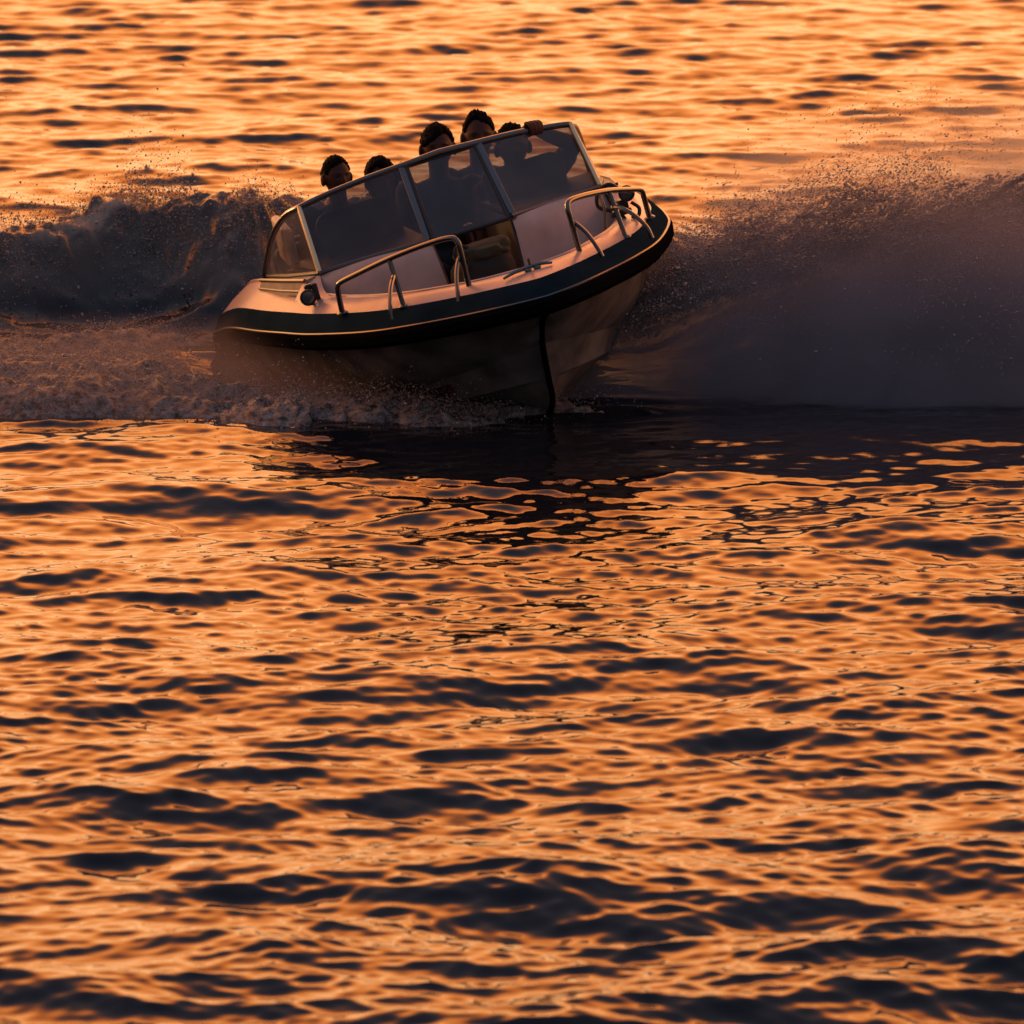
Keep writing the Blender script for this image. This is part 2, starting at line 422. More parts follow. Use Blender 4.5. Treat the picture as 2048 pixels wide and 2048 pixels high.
hb.add([*[tuple(p) for p in tr], *[my(p) for p in tr[::-1]]], [tuple(range(2 * len(tr)))])
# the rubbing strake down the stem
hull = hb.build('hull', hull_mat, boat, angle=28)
sb = MB(); sb.tube(catmull([(-.07, 0, -.175), (-.262, 0, -.245), (-.418, 0, -.378), (-.508, 0, -.57), (-.575, 0, -.70), (-.86, 0, -.81), (-1.4, 0, -.9)], 6), .016, 8)
sb.build('stem_strip', rub_mat, hull)
# dark red boot stripe between strake and chine: a thin painted band standing 3 mm proud
def band(a, b, t0, t1, i0, i1, off=.004):
    b_ = MB()
    for sgn in (1,):
        r1 = []; r2 = []
        for i in range(i0, i1):
            for r, t in ((r1, t0), (r2, t1)):
                q = a[i] * (1 - t) + b[i] * t + np.array((off, off, -off * .3)); r.append(np.array((q[0], -q[1], q[2])))
        b_.loft([r1, r2])
    return b_
band(side(STR2), ch, .25, .75, 9, 32).build('boot_stripe', mat('faded_red_paint', (.10, .018, .016), .4, noise=(14, .3, 1.2)), hull)

rb = MB()
e1 = offset_curve(deck_edge, .060, -.085); e2 = offset_curve(deck_edge, .075, -.105); e3 = offset_curve(deck_edge, .068, -.150); e4 = offset_curve(deck_edge, .03, -.178); e5 = offset_curve(deck_edge, -.06, -.172)
rb.loft([both(c) for c in (offset_curve(deck_edge, .03, -.088), e1, e2, e3, e4, e5)])
rb.build('rub_rail', rub_mat, boat)
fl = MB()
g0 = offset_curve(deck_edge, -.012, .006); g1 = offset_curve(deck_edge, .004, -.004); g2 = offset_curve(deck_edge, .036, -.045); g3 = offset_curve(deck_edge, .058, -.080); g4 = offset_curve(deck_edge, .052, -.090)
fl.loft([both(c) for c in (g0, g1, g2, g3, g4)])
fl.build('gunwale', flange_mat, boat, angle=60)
bead = MB(); bead.tube([tuple(p) for p in both(offset_curve(deck_edge, .060, -.083))], .007, 6)
bead.build('gunwale_bead', alu, boat)

# deck: from its edge to the coaming round the cockpit
COAM = [(-.27, 0, .035), (-.285, .08, .035), (-.34, .22, .034), (-.46, .35, .033), (-.73, .555, .032), (-1.1, .70, .03), (-1.5, .79, .03), (-2.1, .87, .035), (-2.7, .90, .04), (-3.3, .88, -.02), (-3.8, .83, -.12), (-4.15, .78, -.2)]
coam = side(COAM)
d1 = [a * .62 + b * .38 + np.array((0, 0, .012)) for a, b in zip(g0, coam)]
d2 = [a * .18 + b * .82 + np.array((0, 0, .010)) for a, b in zip(g0, coam)]
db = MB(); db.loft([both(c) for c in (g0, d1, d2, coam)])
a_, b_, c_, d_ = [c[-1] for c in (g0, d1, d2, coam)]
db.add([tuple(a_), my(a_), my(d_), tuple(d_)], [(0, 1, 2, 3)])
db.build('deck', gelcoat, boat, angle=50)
lp = MB(); lp.tube([tuple(p) for p in both(coam)], .012, 8); lp.build('coaming_lip', gelcoat, boat)
# cockpit liner: walls and floor
lin = offset_curve(coam, -.01, -.005); lin2 = offset_curve(coam, -.05, 0)
for p in lin2:
    k_ = float(np.clip((-p[0] - .8) / .7, 0, 1)); p[1] *= .60 + .26 * k_; p[0] -= .32 * (1 - k_); p[2] = -.36 - .14 * k_
cb = MB(); cb.loft([both(c) for c in (coam, lin, lin2)])
fb = both(lin2); cb.add([tuple(p) for p in fb], [tuple(range(len(fb)))])
cb.build('cockpit_liner', inner_mat, boat)

# consoles each side of the walkway
for s in (-1, 1):
    top_o, top_i = (-1.735, s * .775, .118), (-1.435, s * .222, .148)
    c = MB()
    fo_t, fi_t = Vector(top_o), Vector(top_i)
    fo_m, fi_m = Vector((-1.66, s * .79, .02)), Vector((-1.39, s * .215, .02))
    fo_b, fi_b = Vector((-1.55, s * .76, -.33)), Vector((-1.33, s * .19, -.33))
    N = 10; rows_ = []
    for (A_, B_) in ((Vector((-2.2, s * .86, .13)), Vector((-2.1, s * .222, .16))), (fo_t + Vector((-.05, 0, .012)), fi_t + Vector((-.05, 0, .012))), (fo_t, fi_t), (fo_t * .5 + fo_m * .5 + Vector((.012, 0, 0)), fi_t * .5 + fi_m * .5 + Vector((.012, 0, 0))), (fo_m, fi_m), (fo_b, fi_b)):
        r = []
        for k in range(N + 1):
            t = k / N; q = A_.lerp(B_, t)
            q.x += .05 * math.sin(math.pi * t) * (1 if A_.x > -2 else .3)      # slightly bowed front
            r.append(tuple(q))
        rows_.append(r)
    c.loft(rows_)
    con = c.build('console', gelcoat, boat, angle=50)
    k = MB(); k.slab([(-1.752, s * .775, .131), (-1.625, s * .50, .140), (-1.447, s * .225, .162), (-2.12, s * .215, .174), (-2.2, s * .845, .142)], (0, 0, 1), .012); k.build('dashboard', vinyl, con, smooth=False)
    # walkway side of the console
    ip = MB(); ip.slab([(-2.1, s * .222, .155), (-1.44, s * .222, .143), (-1.39, s * .215, .02), (-1.335, s * .19, -.33), (-2.1, s * .19, -.33)], (0, -s, 0), .012)
    ip.build('side_panel', redbrown if s < 0 else vinyl, con, smooth=False)
    # moulded fairing that sweeps from the console down to the side deck
    fa = MB(); r1 = catmull([(-1.74, s * .775, .119), (-1.60, s * .80, .06), (-1.42, s * .80, .034), (-1.2, s * .735, .03)], 6)
    r2 = catmull([(-1.76, s * .86, .112), (-1.58, s * .90, .045), (-1.40, s * .875, .008), (-1.2, s * .79, .016)], 6)
    r3 = catmull([(-1.80, s * .93, .02), (-1.62, s * .94, -.006), (-1.42, s * .90, -.006), (-1.24, s * .83, .004)], 6)
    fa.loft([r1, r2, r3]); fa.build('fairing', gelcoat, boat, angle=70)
    # raised side coaming that carries the wing pane
    sc_ = MB()
    o_ = [(-1.72, s * .86, .115), (-2.1, s * .915, .10), (-2.56, s * .945, .075)]
    ol = [(-1.66, s * .885, -.005), (-2.1, s * .955, -.01), (-2.62, s * .985, -.02)]
    i_ = [(-1.74, s * .80, .12), (-2.1, s * .86, .105), (-2.56, s * .89, .08)]
    il = [(-1.72, s * .79, .0), (-2.1, s * .85, .0), (-2.56, s * .88, .0)]
    sc_.loft([ol, [tuple(np.array(a) * .5 + np.array(b) * .5) for a, b in zip(o_, ol)], o_, i_, il])
    sc_.add([ol[0], o_[0], i_[0], il[0]], [(0, 1, 2, 3)]); sc_.add([ol[2], o_[2], i_[2], il[2]], [(0, 1, 2, 3)])
    so = sc_.build('side_coaming', wood, boat)
    tr_ = MB()
    for zf in (.55, 1.0):
        tr_.tube([tuple(np.array(b) * (1 - zf) + np.array(a) * zf + np.array((0, s * .004, 0))) for a, b in zip(o_, ol)], .006 if zf < 1 else .010, 6)
    tr_.build('trim_strip', alu, so)

# ---- windshield
A = (-1.735, .775, .128); B = (-1.437, .222, .158); Cc = (-1.93, .753, .462); Dd = (-1.715, .202, .54); E_ = (-2.56, .925, .085)
WINGTOP = catmull([E_, (-2.45, .895, .20), (-2.27, .855, .335), (-2.08, .805, .425), Cc], 6)
FRONT = catmull([(-2.04, .785, .44), Cc, (-1.885, .62, .488), (-1.80, .42, .518), Dd, (-1.70, 0, .553)], 6)[6:]
half = WINGTOP[:-1] + FRONT
wsroot = MB()
full = [tuple(p) for p in half] + [my(p) for p in half[::-1][1:]]
wsroot.tube(full, .017, 12)
frame = wsroot.build('windshield_frame', steel, boat)
def strut(a, b, w_, d_, name, m):
    a, b = Vector(a), Vector(b); z = (b - a).normalized(); y = Vector((0, 1, 0)); x = y.cross(z).normalized(); y = z.cross(x)
    M = Matrix((x, y, z)).transposed().to_4x4()
    k = MB(); k.box((a + b) / 2, (d_, w_, (b - a).length), M, .004); return k.build(name, m, frame)
for s in (-1, 1):
    g = lambda p: (p[0], s * p[1], p[2])
    strut(g(A), g(Cc), .022, .048, 'corner_strut', sunlit_alu)
    strut(g((-1.440, .235, .15)), g((-1.716, .212, .535)), .034, .020, 'centre_strut', dark_trim if False else alu)
    k = MB(); k.tube([g(A), g((-1.60, .50, .144)), g(B)], .015, 8); k.build('base_rail', alu, frame)
    k = MB(); k.tube([g(A), g((-2.1, .872, .112)), g((-2.56, .915, .09))], .013, 8); k.build('wing_base_rail', dark_trim, frame)
    # panes, 5 mm thick, lofted between the base rail and the top tube
    def pane(lo, hi, gm, name='glass_pane'):
        lo = [np.array(g(p)) for p in resample(lo, 25)]; hi = [np.array(g(p)) for p in resample(hi, 25)]
        mid = [[l * (1 - t) + h_ * t for l, h_ in zip(lo, hi)] for t in np.linspace(0, 1, 7)]
        nn = np.cross(lo[-1] - lo[0], hi[12] - lo[12]); nn = nn / np.linalg.norm(nn) * .005
        k = MB(); k.loft(mid); k.loft([[p + nn for p in r_] for r_ in mid])
        ring = lambda M_: M_[0] + [r_[-1] for r_ in M_[1:]] + M_[-1][::-1][1:] + [r_[0] for r_ in M_[::-1][1:-1]]
        o1 = ring(mid); o2 = [p + nn for p in o1]; k.loft([o1 + [o1[0]], o2 + [o2[0]]])
        return k.build(name, gm, frame, angle=30)
    top_front = [p for p in FRONT if .2 <= p[1] <= .7534]
    pane([A, (-1.60, .50, .146), (-1.44, .235, .155)], top_front, tinted)
    pane([E_, (-2.1, .872, .115), A], [tuple(np.array(p)) for p in WINGTOP], glass)
    # dark rubber gasket along the lower edge
    k = MB(); k.tube([g((-1.745, .78, .115)), g((-1.60, .50, .127)), g((-1.432, .222, .138))], .010, 6); k.build('gasket', dark_trim, frame)
# hinged centre pane in its own frame
cd = MB()
cpts = [(-1.432, -.205, .150), (-1.432, .205, .150), (-1.708, .188, .53), (-1.708, -.188, .53), (-1.432, -.205, .150)]
for a, b in zip(cpts[:-1], cpts[1:]): cd.tube([a, b], .012, 8)
door = cd.build('centre_pane', dark_trim, frame)
k = MB(); P_ = cpts[:4]; k.slab(P_, (Vector(P_[1]) - Vector(P_[0])).cross(Vector(P_[2]) - Vector(P_[0])), .005); k.build('glass_pane', tinted, door, smooth=False)

# ---- bow rails
for s in (-1, 1):
    g = lambda p: (p[0], s * p[1], p[2])
    rl = MB()
    main = [(-1.03, .838, -.01), (-1.02, .836, .06), (-1.0, .832, .125)]
    arch = catmull([(-1.0, .832, .125), (-.965, .815, .152), (-.85, .735, .185), (-.66, .59, .236), (-.47, .42, .275), (-.36, .322, .285), (-.325, .296, .262), (-.322, .294, .20), (-.345, .298, -.005)], 6)
    pts = catmull(main, 4)[:-1] + arch
    rl.tube([g(p) for p in pts], .0145, 10)
    rail = rl.build('bow_rail', steel, boat)
    for a, b in (((-.665, .594, .235), (-.60, .60, -.01)),):
        k = MB(); k.tube([g(a), g(b)], .0125, 8); k.build('post', steel, rail)
    k = MB(); k.tube([g(p) for p in catmull([(-.66, .588, .15), (-.60, .615, .142), (-.53, .655, .10), (-.47, .69, .03), (-.455, .70, -.035)], 5)], .0115, 8); k.build('grab_loop', steel, rail)
    k = MB(); k.tube([g(p) for p in catmull([(-.335, .296, .185), (-.33, .315, .17), (-.30, .35, .11), (-.265, .375, .03), (-.255, .385, -.02)], 5)], .0115, 8); k.build('grab_loop', steel, rail)
    for q in ((-1.03, .838, -.012), (-.60, .60, -.012), (-.345, .298, -.008)):
        k = MB(); k.lathe([(.001, .012), (.02, .012), (.03, .004), (.03, 0), (.001, 0)], Matrix.Translation(g(q)), 16); k.build('foot_flange', steel, rail)

# ---- cleat on the bow
cl = MB(); cl.box((-.17, -.02, .035), (.05, .035, .03), None, .008); cl.box((-.17, .03, .035), (.05, .035, .03), None, .008)
cl.tube([(-.15, -.155, .036), (-.16, -.09, .050), (-.17, 0, .054), (-.17, .06, .052), (-.16, .11, .040)], [.006, .010, .012, .010, .006], 8)
cl.build('cleat', steel, boat)
k = MB(); k.tube([(-.17, .0, .05), (-.172, .0, .095)], .008, 8); k.build('bow_pin', steel, boat)

# ---- search lamps
def lamp(c, aim, s):
    M = Matrix.Translation(c) @ Vector(aim).to_track_quat('Z', 'Y').to_matrix().to_4x4()
    b = MB(); b.lathe([(.001, -.055), (.018, -.053), (.034, -.035), (.040, -.005), (.043, .012), (.043, .022), (.036, .024), (.034, .016), (.001, .014)], M, 24)
    lam = b.build('searchlight', black_plastic, boat)
    k = MB(); k.lathe([(.001, .021), (.018, .020), (.034, .016), (.034, .0155), (.001, .0155)], M, 24); k.lathe([(.001, .026), (.006, .025), (.007, .02), (.001, .02)], M, 12)
    k.build('lens', lens_mat, lam)
    return lam
la = lamp((-1.47, -.912, .062), (.95, -.22, -.05), -1)
k = MB(); k.box((-1.50, -.862, .075), (.03, .03, .085), None, .006); k.tube([(-1.5, -.865, .11), (-1.51, -.85, .02), (-1.50, -.86, -.02)], .008, 6); k.box((-1.52, -.88, .105), (.04, .06, .03), None, .008); k.tube([(-1.48, -.90, .03), (-1.48, -.885, -.01), (-1.49, -.88, -.03)], .006, 6)
k.build('bracket', black_plastic, la)
lb = lamp((-.96, .738, .158), (.95, -.05, -.02), 1)
k = MB(); k.box((-1.02, .72, .10), (.045, .05, .05), None, .008); k.tube([(-1.0, .735, .12), (-1.02, .70, .05), (-1.0, .715, -.0)], .012, 8)
k.box((-1.03, .70, .06), (.06, .11, .03), None, .008); k.tube(catmull([(-1.03, .72, .18), (-1.05, .68, .215), (-1.06, .62, .19), (-1.05, .60, .12), (-1.04, .66, .08)], 5), .012, 8)
k.tube(catmull([(-1.0, .76, .10), (-.99, .79, .06), (-.98, .77, .02), (-.99, .74, .03)], 5), .010, 8)
k.build('bracket', black_plastic, lb)
k = MB(); k.tube(catmull([(-1.04, .62, .17), (-.92, .60, .12), (-.80, .545, .02), (-.74, .52, -.03), (-.72, .50, -.06)], 6), .008, 8); k.build('cable', cable_mat, lb)

# ---- seats behind the windshield and the bench at the back of the bow well
def seat(y0, y1, x, zt, name, m):
    b = MB(); b.box((x, (y0 + y1) / 2, zt - .22), (.10, y1 - y0, .46), Matrix.Rotation(R(-10), 4, 'Y'), .045)
    so = b.build(name, m, boat)
    k = MB(); k.box((x + .26, (y0 + y1) / 2, zt - .46), (.46, y1 - y0, .12), None, .04); k.build('cushion', m, so)
    k = MB(); k.box((x + .2, (y0 + y1) / 2, (zt - .52 - .34) / 2), (.3, (y1 - y0) * .7, zt - .52 + .34), None, .02); k.build('seat_base', inner_mat, so)
    return so
seat(-.80, -.30, -2.80, .17, 'seat', vinyl); seat(.28, .80, -2.80, .17, 'seat', vinyl)
seat(-.62, .62, -3.45, .12, 'rear_bench', vinyl)
k = MB(); k.box((-2.35, -.80, .25), (.30, .05, .24), Matrix.Rotation(R(12), 4, 'Y'), .022); k.build('side_bolster', cream, boat)
k = MB(); k.lathe([(.035, -.34), (.03, -.3), (.026, .14), (.001, .15)], Matrix.Translation((-1.75, .05, 0)), 16); k.build('seat_pedestal', alu, boat)
k = MB(); k.box((-.95, .0, -.24), (.36, .42, .22), None, .04); k.build('bow_seat', cream, boat)

# added dark panels behind the two front panes, standing in for seat-back silhouettes
for s in (-1, 1):
    k = MB(); cor = []
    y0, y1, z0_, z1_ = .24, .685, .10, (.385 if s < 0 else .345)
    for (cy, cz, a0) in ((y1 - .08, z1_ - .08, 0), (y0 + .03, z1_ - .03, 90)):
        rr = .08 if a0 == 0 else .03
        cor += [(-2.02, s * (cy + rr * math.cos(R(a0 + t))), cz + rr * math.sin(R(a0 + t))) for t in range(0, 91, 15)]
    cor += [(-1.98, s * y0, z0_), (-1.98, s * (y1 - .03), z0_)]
    k.slab(cor, (1, 0, .1), .02); k.build('silhouette_panel', vinyl, boat, smooth=False)
# ---- canvas bag lying in the walkway
bag = empty('canvas_bag', BM @ Matrix.Translation((-1.22, -.04, -.17)))
tag(bag, 'dark olive canvas bag slumped in the walkway under the centre windshield pane', 'bag')
def lump(sx, sy, sz, c, seed, m, name, par, rough=.18):
    bm = bmesh.new(); bmesh.ops.create_icosphere(bm, subdivisions=4, radius=1)
    P = np.array([v.co for v in bm.verts]); n = fbm(P[:, 0] * 1.6 + seed, P[:, 1] * 1.6, P[:, 2] * 1.6, 4, seed) - .5
    for v, q in zip(bm.verts, n):
        d = v.co.copy(); d = Vector([math.copysign(abs(t) ** .75, t) for t in d]); v.co = Vector((d.x * sx, d.y * sy, d.z * sz)) * (1 + rough * 2 * q) + Vector(c)
    bm.verts.index_update(); mb = MB(); mb.add([v.co for v in bm.verts], [[v.index for v in f.verts] for f in bm.faces]); bm.free()
    return mb.build(name, m, par, angle=180)
lump(.16, .165, .155, (0, 0, .08), 3, dark_canvas, 'body', bag)
lump(.13, .15, .045, (.01, .02, .235), 8, olive, 'flap', bag, .3)
k = MB(); k.tube(catmull([(.1, -.10, .20), (.12, -.14, .26), (.10, -.11, .30), (.06, -.05, .27)], 6), .011, 8); k.tube(catmull([(.17, -.12, -.02), (.19, -.155, .06), (.17, -.13, .16), (.12, -.08, .2)], 6), .009, 8)
k.build('strap', dark_canvas, bag)

# ------------------------------------------------------------------ people
def remeshed(mb, voxel, smooth_it, name, material, parent=None):
    o = from_arrays('tmp', mb.V, mb.F, None, None, True)
    m = o.modifiers.new('r', 'REMESH'); m.mode = 'VOXEL'; m.voxel_size = voxel; m.use_smooth_shade = True
    if smooth_it:
        s = o.modifiers.new('s', 'SMOOTH'); s.factor = .5; s.iterations = smooth_it
    dg = bpy.context.evaluated_depsgraph_get(); ev = o.evaluated_get(dg)
    me = bpy.data.meshes.new_from_object(ev, depsgraph=dg)
    bpy.data.objects.remove(o)
    me.name = name; me.materials.clear(); me.materials.append(material)
    ob = bpy.data.objects.new(name, me); C.objects.link(ob)
    if parent: ob.parent = parent
    return ob
def sphere_grid(nu=48, nv=32):
    V = []; Fc = []
    for i in range(nv + 1):
        a = math.pi * i / nv
        for j in range(nu):
            b = 2 * math.pi * j / nu
            V.append((math.sin(a) * math.cos(b), math.sin(a) * math.sin(b), math.cos(a)))
    for i in range(nv):
        for j in range(nu):
            Fc.append((i * nu + j, (i + 1) * nu + j, (i + 1) * nu + (j + 1) % nu, i * nu + (j + 1) % nu))
    return np.array(V), Fc
SG, SF = sphere_grid()
def ellipsoid(mb, c, r, M=None):
    V = SG * np.array(r)
    if M is not None: V = np.array([tuple(M @ Vector(v)) for v in V])
    mb.add(V + np.array(c), SF)
def gz(d, c, w): return np.exp(-((d[:, 0] - c[0]) ** 2 * (1 if c[0] else 0) + (d[:, 1] - c[1]) ** 2 + (d[:, 2] - c[2]) ** 2) / w ** 2) * (d[:, 0] > 0)
def head_points(d, k=1.):
    """skull, jaw, brow, eye sockets, nose and mouth: surface points for unit directions d (x is the way the face looks)"""
    V = d * np.array((.096, .079, .116)) * k
    low = np.clip(-d[:, 2], 0, 1)
    V[:, 1] *= 1 - .26 * low ** 1.3
    V[:, 0] += np.where(d[:, 0] > 0, .014 * low * d[:, 0], .02 * low * -d[:, 0])
    V[:, 0] -= np.where(d[:, 0] > 0, .012 * np.clip(d[:, 2] - .2, 0, 1), 0)
    f = lambda y, z, wy, wz: np.exp(-((V[:, 1] - y) / wy) ** 2 - ((V[:, 2] - z) / wz) ** 2) * (d[:, 0] > .2)
    V[:, 0] += .026 * f(0, -.030, .011, .016) + .013 * f(0, -.008, .008, .022)          # nose
    V[:, 0] += .006 * f(.03, .022, .022, .007) + .006 * f(-.03, .022, .022, .007)        # brow
    V[:, 0] -= .010 * f(.032, .004, .015, .010) + .010 * f(-.032, .004, .015, .010)      # sockets
    V[:, 0] += .005 * f(.032, .003, .009, .006) + .005 * f(-.032, .003, .009, .006)      # eyeballs and lids
    V[:, 0] += .007 * f(0, -.062, .022, .006) + .006 * f(0, -.074, .018, .006)           # lips
    V[:, 0] += .008 * f(0, -.102, .020, .014)                                            # chin
    return V

def person(label, head, lean, turn, hair, shirt, trousers, left_arm=None, nod=0., size=1., part=0.):
    """a seated person; head = centre of the head in the boat's frame; lean = degrees back towards upright"""
    M = BM @ Matrix.Translation(head) @ Matrix.Rotation(R(-lean), 4, 'X') @ Matrix.Scale(size, 4)
    root = empty('person', M)
    tag(root, label, 'person', 'people aboard the boat')
    HM = Matrix.Rotation(R(turn), 4, 'Z') @ Matrix.Rotation(R(nod), 4, 'Y')
    b = MB()
    hv = head_points(SG); hv = np.array([tuple(HM @ Vector(v)) for v in hv]); b.add(hv, SF)
    for s in (-1, 1):
        c = HM @ Vector((-.010, s * .087, -.014)); ellipsoid(b, c, (.030, .014, .037), HM @ Matrix.Rotation(R(s * 18), 4, 'Z'))
    b.tube(catmull([(-.012, 0, -.03), (-.016, 0, -.10), (-.02, 0, -.16), (-.02, 0, -.20)], 4), [.055] * 4 + [.054] * 4 + [.058] * 4 + [.075], 16)
    torso = MB()
    def trunk(mb, g):
        ellipsoid(mb, (-.025, 0, -.31), (.105 + g, .155 + g, .15 + g)); ellipsoid(mb, (-.02, 0, -.46), (.10 + g, .140 + g, .17 + g))
        ellipsoid(mb, (-.02, 0, -.62), (.115 + g, .155 + g, .13 + g)); ellipsoid(mb, (-.03, 0, -.225), (.065 + g, .15 + g, .055 + g))
    trunk(b, 0)
    arms = {}
    for s in (-1, 1):
        arms[s] = [Vector((-.03, s * .175, -.225)), Vector((.03, s * .225, -.49)), Vector((.22, s * .15, -.60)), Vector((.29, s * .11, -.605))]
    if left_arm:
        Mi = M.inverted()
        arms[1] = [Vector((-.02, .185, -.19))] + [Mi @ (BM @ Vector(q)) for q in left_arm]
    def arm(mb, a, g, upto=3):
        P = []; rr = []
        rad = [.052, .042, .028, .026]
        for i in range(upto):
            for t in np.linspace(0, 1, 8, endpoint=(i == upto - 1)):
                P.append(a[i].lerp(a[i + 1], t)); bulge = .006 * math.sin(math.pi * t) if i < 2 else 0
                rr.append(rad[i] * (1 - t) + rad[i + 1] * t + bulge + g)
        mb.tube(P, rr, 14); ellipsoid(mb, a[0], (rr[0] * 1.08,) * 3); ellipsoid(mb, a[1], (rad[1] + g,) * 3)
    def leg(mb, s, g, foot):
        h, k, an = Vector((.0, s * .09, -.68)), Vector((.40, s * .13, -.64)), Vector((.46, s * .13, -.97))
        P = [h.lerp(k, t) for t in np.linspace(0, 1, 8)] ; rr = [.085 - .03 * t + g for t in np.linspace(0, 1, 8)]
        mb.tube(P, rr, 14); ellipsoid(mb, k, (.058 + g,) * 3)
        P = [k.lerp(an, t) for t in np.linspace(0, 1, 8)]; rr = [.055 - .02 * t + .008 * math.sin(math.pi * t) + g for t in np.linspace(0, 1, 8)]
        mb.tube(P, rr, 14)
        if foot: ellipsoid(mb, an + Vector((.07, 0, -.03)), (.12, .042, .035))
    for s in (-1, 1):
        arm(b, arms[s], 0); leg(b, s, 0, True)
        wr, hd = arms[s][2], arms[s][3]
        if s == 1 and left_arm: continue
        # relaxed hand on the lap: palm, four unequal bent fingers and a thumb
        d = (hd - wr).normalized(); sd = Vector((0, 0, 1)).cross(d).normalized(); up_ = d.cross(sd)
        pm = Matrix((d, sd, up_)).transposed()
        ellipsoid(b, wr + d * .055, (.05, .040, .016), pm.to_4x4())
        for q, (o, L) in enumerate(zip((-.030, -.010, .010, .030), (.068, .078, .072, .056))):
            p0_ = wr + d * .085 + sd * o; b.tube([p0_, p0_ + d * L * .4 + up_ * .004, p0_ + d * L * .75 - up_ * .010, p0_ + d * L * .92 - up_ * .028], [.0095, .009, .008, .006], 8)
        t0_ = wr + d * .035 - sd * s * -.034; b.tube([t0_, t0_ + d * .025 + sd * s * .022, t0_ + d * .055 + sd * s * .024 - up_ * .008], [.012, .011, .008], 8)
    if left_arm:
        # the hand closed round the top rail of the windshield
        wr, hd = arms[1][2], arms[1][3]
        a_, c_ = M.inverted() @ (BM @ Vector((-1.80, .42, .518))), M.inverted() @ (BM @ Vector((-1.885, .62, .488)))
        t = (c_ - a_).normalized(); d = (hd - wr); d = (d - t * d.dot(t)).normalized(); n = t.cross(d)
        if n.z < 0: n = -n
        ctr = hd
        pm = Matrix((d, t, n)).transposed().to_4x4()
        ellipsoid(b, ctr - d * .030 + n * .022, (.045, .046, .022), pm)
        ellipsoid(b, ctr - d * .055 + n * .004, (.036, .038, .026), pm)
        for o, rr in zip((-.036, -.012, .012, .035), (.034, .035, .034, .032)):
            P = []
            for an in np.linspace(100, -95, 9):
                P.append(ctr + t * o + (d * math.cos(R(an)) + n * math.sin(R(an))) * rr)
            b.tube(P, [.0115, .0115, .011, .011, .0105, .010, .0095, .009, .007], 8)
        P = [ctr - d * .045 + t * -.036 - n * .002, ctr - d * .020 + t * -.045 - n * .026, ctr + d * .010 + t * -.030 - n * .036]
        b.tube(P, [.015, .0125, .009], 8)
    body = remeshed(b, .0065, 2, 'body', skin_mat, root)
    me = body.data; me.materials.append(eye_mat); me.materials.append(lip_mat)
    Hi = HM.inverted(); co = np.zeros(len(me.polygons) * 3, np.float32); me.polygons.foreach_get('center', co); co = co.reshape(-1, 3)
    H3 = np.array(Hi.to_3x3()); q = co @ H3.T
    fr = q[:, 0] > .055
    el = np.minimum(((np.abs(q[:, 1]) - .032) / .013) ** 2 + ((q[:, 2] - .003) / .0055) ** 2, ((np.abs(q[:, 1]) - .032) / .022) ** 2 + ((q[:, 2] - .024) / .005) ** 2)
    lipm = (q[:, 1] / .024) ** 2 + ((q[:, 2] + .067) / .010) ** 2
    mi = np.where(fr & (el < 1), 1, np.where(fr & (lipm < 1), 2, 0)).astype(np.int32); me.polygons.foreach_set('material_index', mi)
    # clothes
    c = MB(); trunk(c, .012)
    for s in (-1, 1):
        a = list(arms[s]); a2 = [a[0], a[0].lerp(a[1], .72)]
        P = [a2[0].lerp(a2[1], t_) for t_ in np.linspace(0, 1, 8)]; c.tube(P, [.066 - .006 * t_ for t_ in np.linspace(0, 1, 8)], 14); ellipsoid(c, a[0], (.068,) * 3)
    remeshed(c, .010, 3, 'shirt', shirt, root)
    c = MB(); ellipsoid(c, (-.02, 0, -.64), (.13, .17, .12))
    for s in (-1, 1): leg(c, s, .014, False)
    remeshed(c, .012, 2, 'trousers', trousers, root)
    # hair: a cap over skull, back and temples that dips under the skin elsewhere
    kind = hair
    sg, sf = sphere_grid(72, 48)
    d = sg; hv = head_points(d)
    line = {'short': .62, 'boy': .46, 'spiky': .70, 'long': .55, 'crop': .55}[kind]
    hl = np.interp(d[:, 0], [-1, -.6, -.38, -.18, .10, .34, .58, 1], [-.48, -.42, -.10, .20, .12, .20, line - .02, line + .04])
    if kind == 'long': hl = np.interp(d[:, 0], [-1, .0, .30, .55, 1], [-.95, -.9, -.5, line - .08, line])
    hl = hl + part * d[:, 1] * sstep(.2, .6, d[:, 0])
    jag = .20 * (fbm(d[:, 0] * 9 + 5, d[:, 1] * 9, d[:, 2] * 3, 3, 17) - .5)
    m_ = sstep(-.05, .12, d[:, 2] - hl + jag)
    thick = {'short': .012, 'boy': .016, 'spiky': .012, 'long': .020, 'crop': .010}[kind] * (.85 + .15 * np.clip(d[:, 2], 0, 1))
    nz = fbm(d[:, 0] * 7, d[:, 1] * 16, d[:, 2] * 7, 4, int(abs(head[1]) * 100)) - .5
    t_ = -.014 + m_ * (thick + .014 + nz * .026)
    if kind == 'spiky': t_ += m_ * .012 * np.clip(d[:, 2], 0, 1) ** 3 * np.clip(fbm(d[:, 0] * 14, d[:, 1] * 14, d[:, 2], 2, 3) - .42, 0, 1) * 4
    hv = hv + d * t_[:, None]
    if kind == 'long':
        w_ = m_ * np.clip(-d[:, 0] + .4, 0, 1) * np.clip(.55 - d[:, 2], 0, 1)
        hv[:, 2] -= .10 * w_; hv[:, 1] += .06 * w_ ** 1.5
    ho = MB(); ho.add([tuple(HM @ Vector(v)) for v in hv], sf)
    ho.build('hair', hair_mat, root, angle=180)
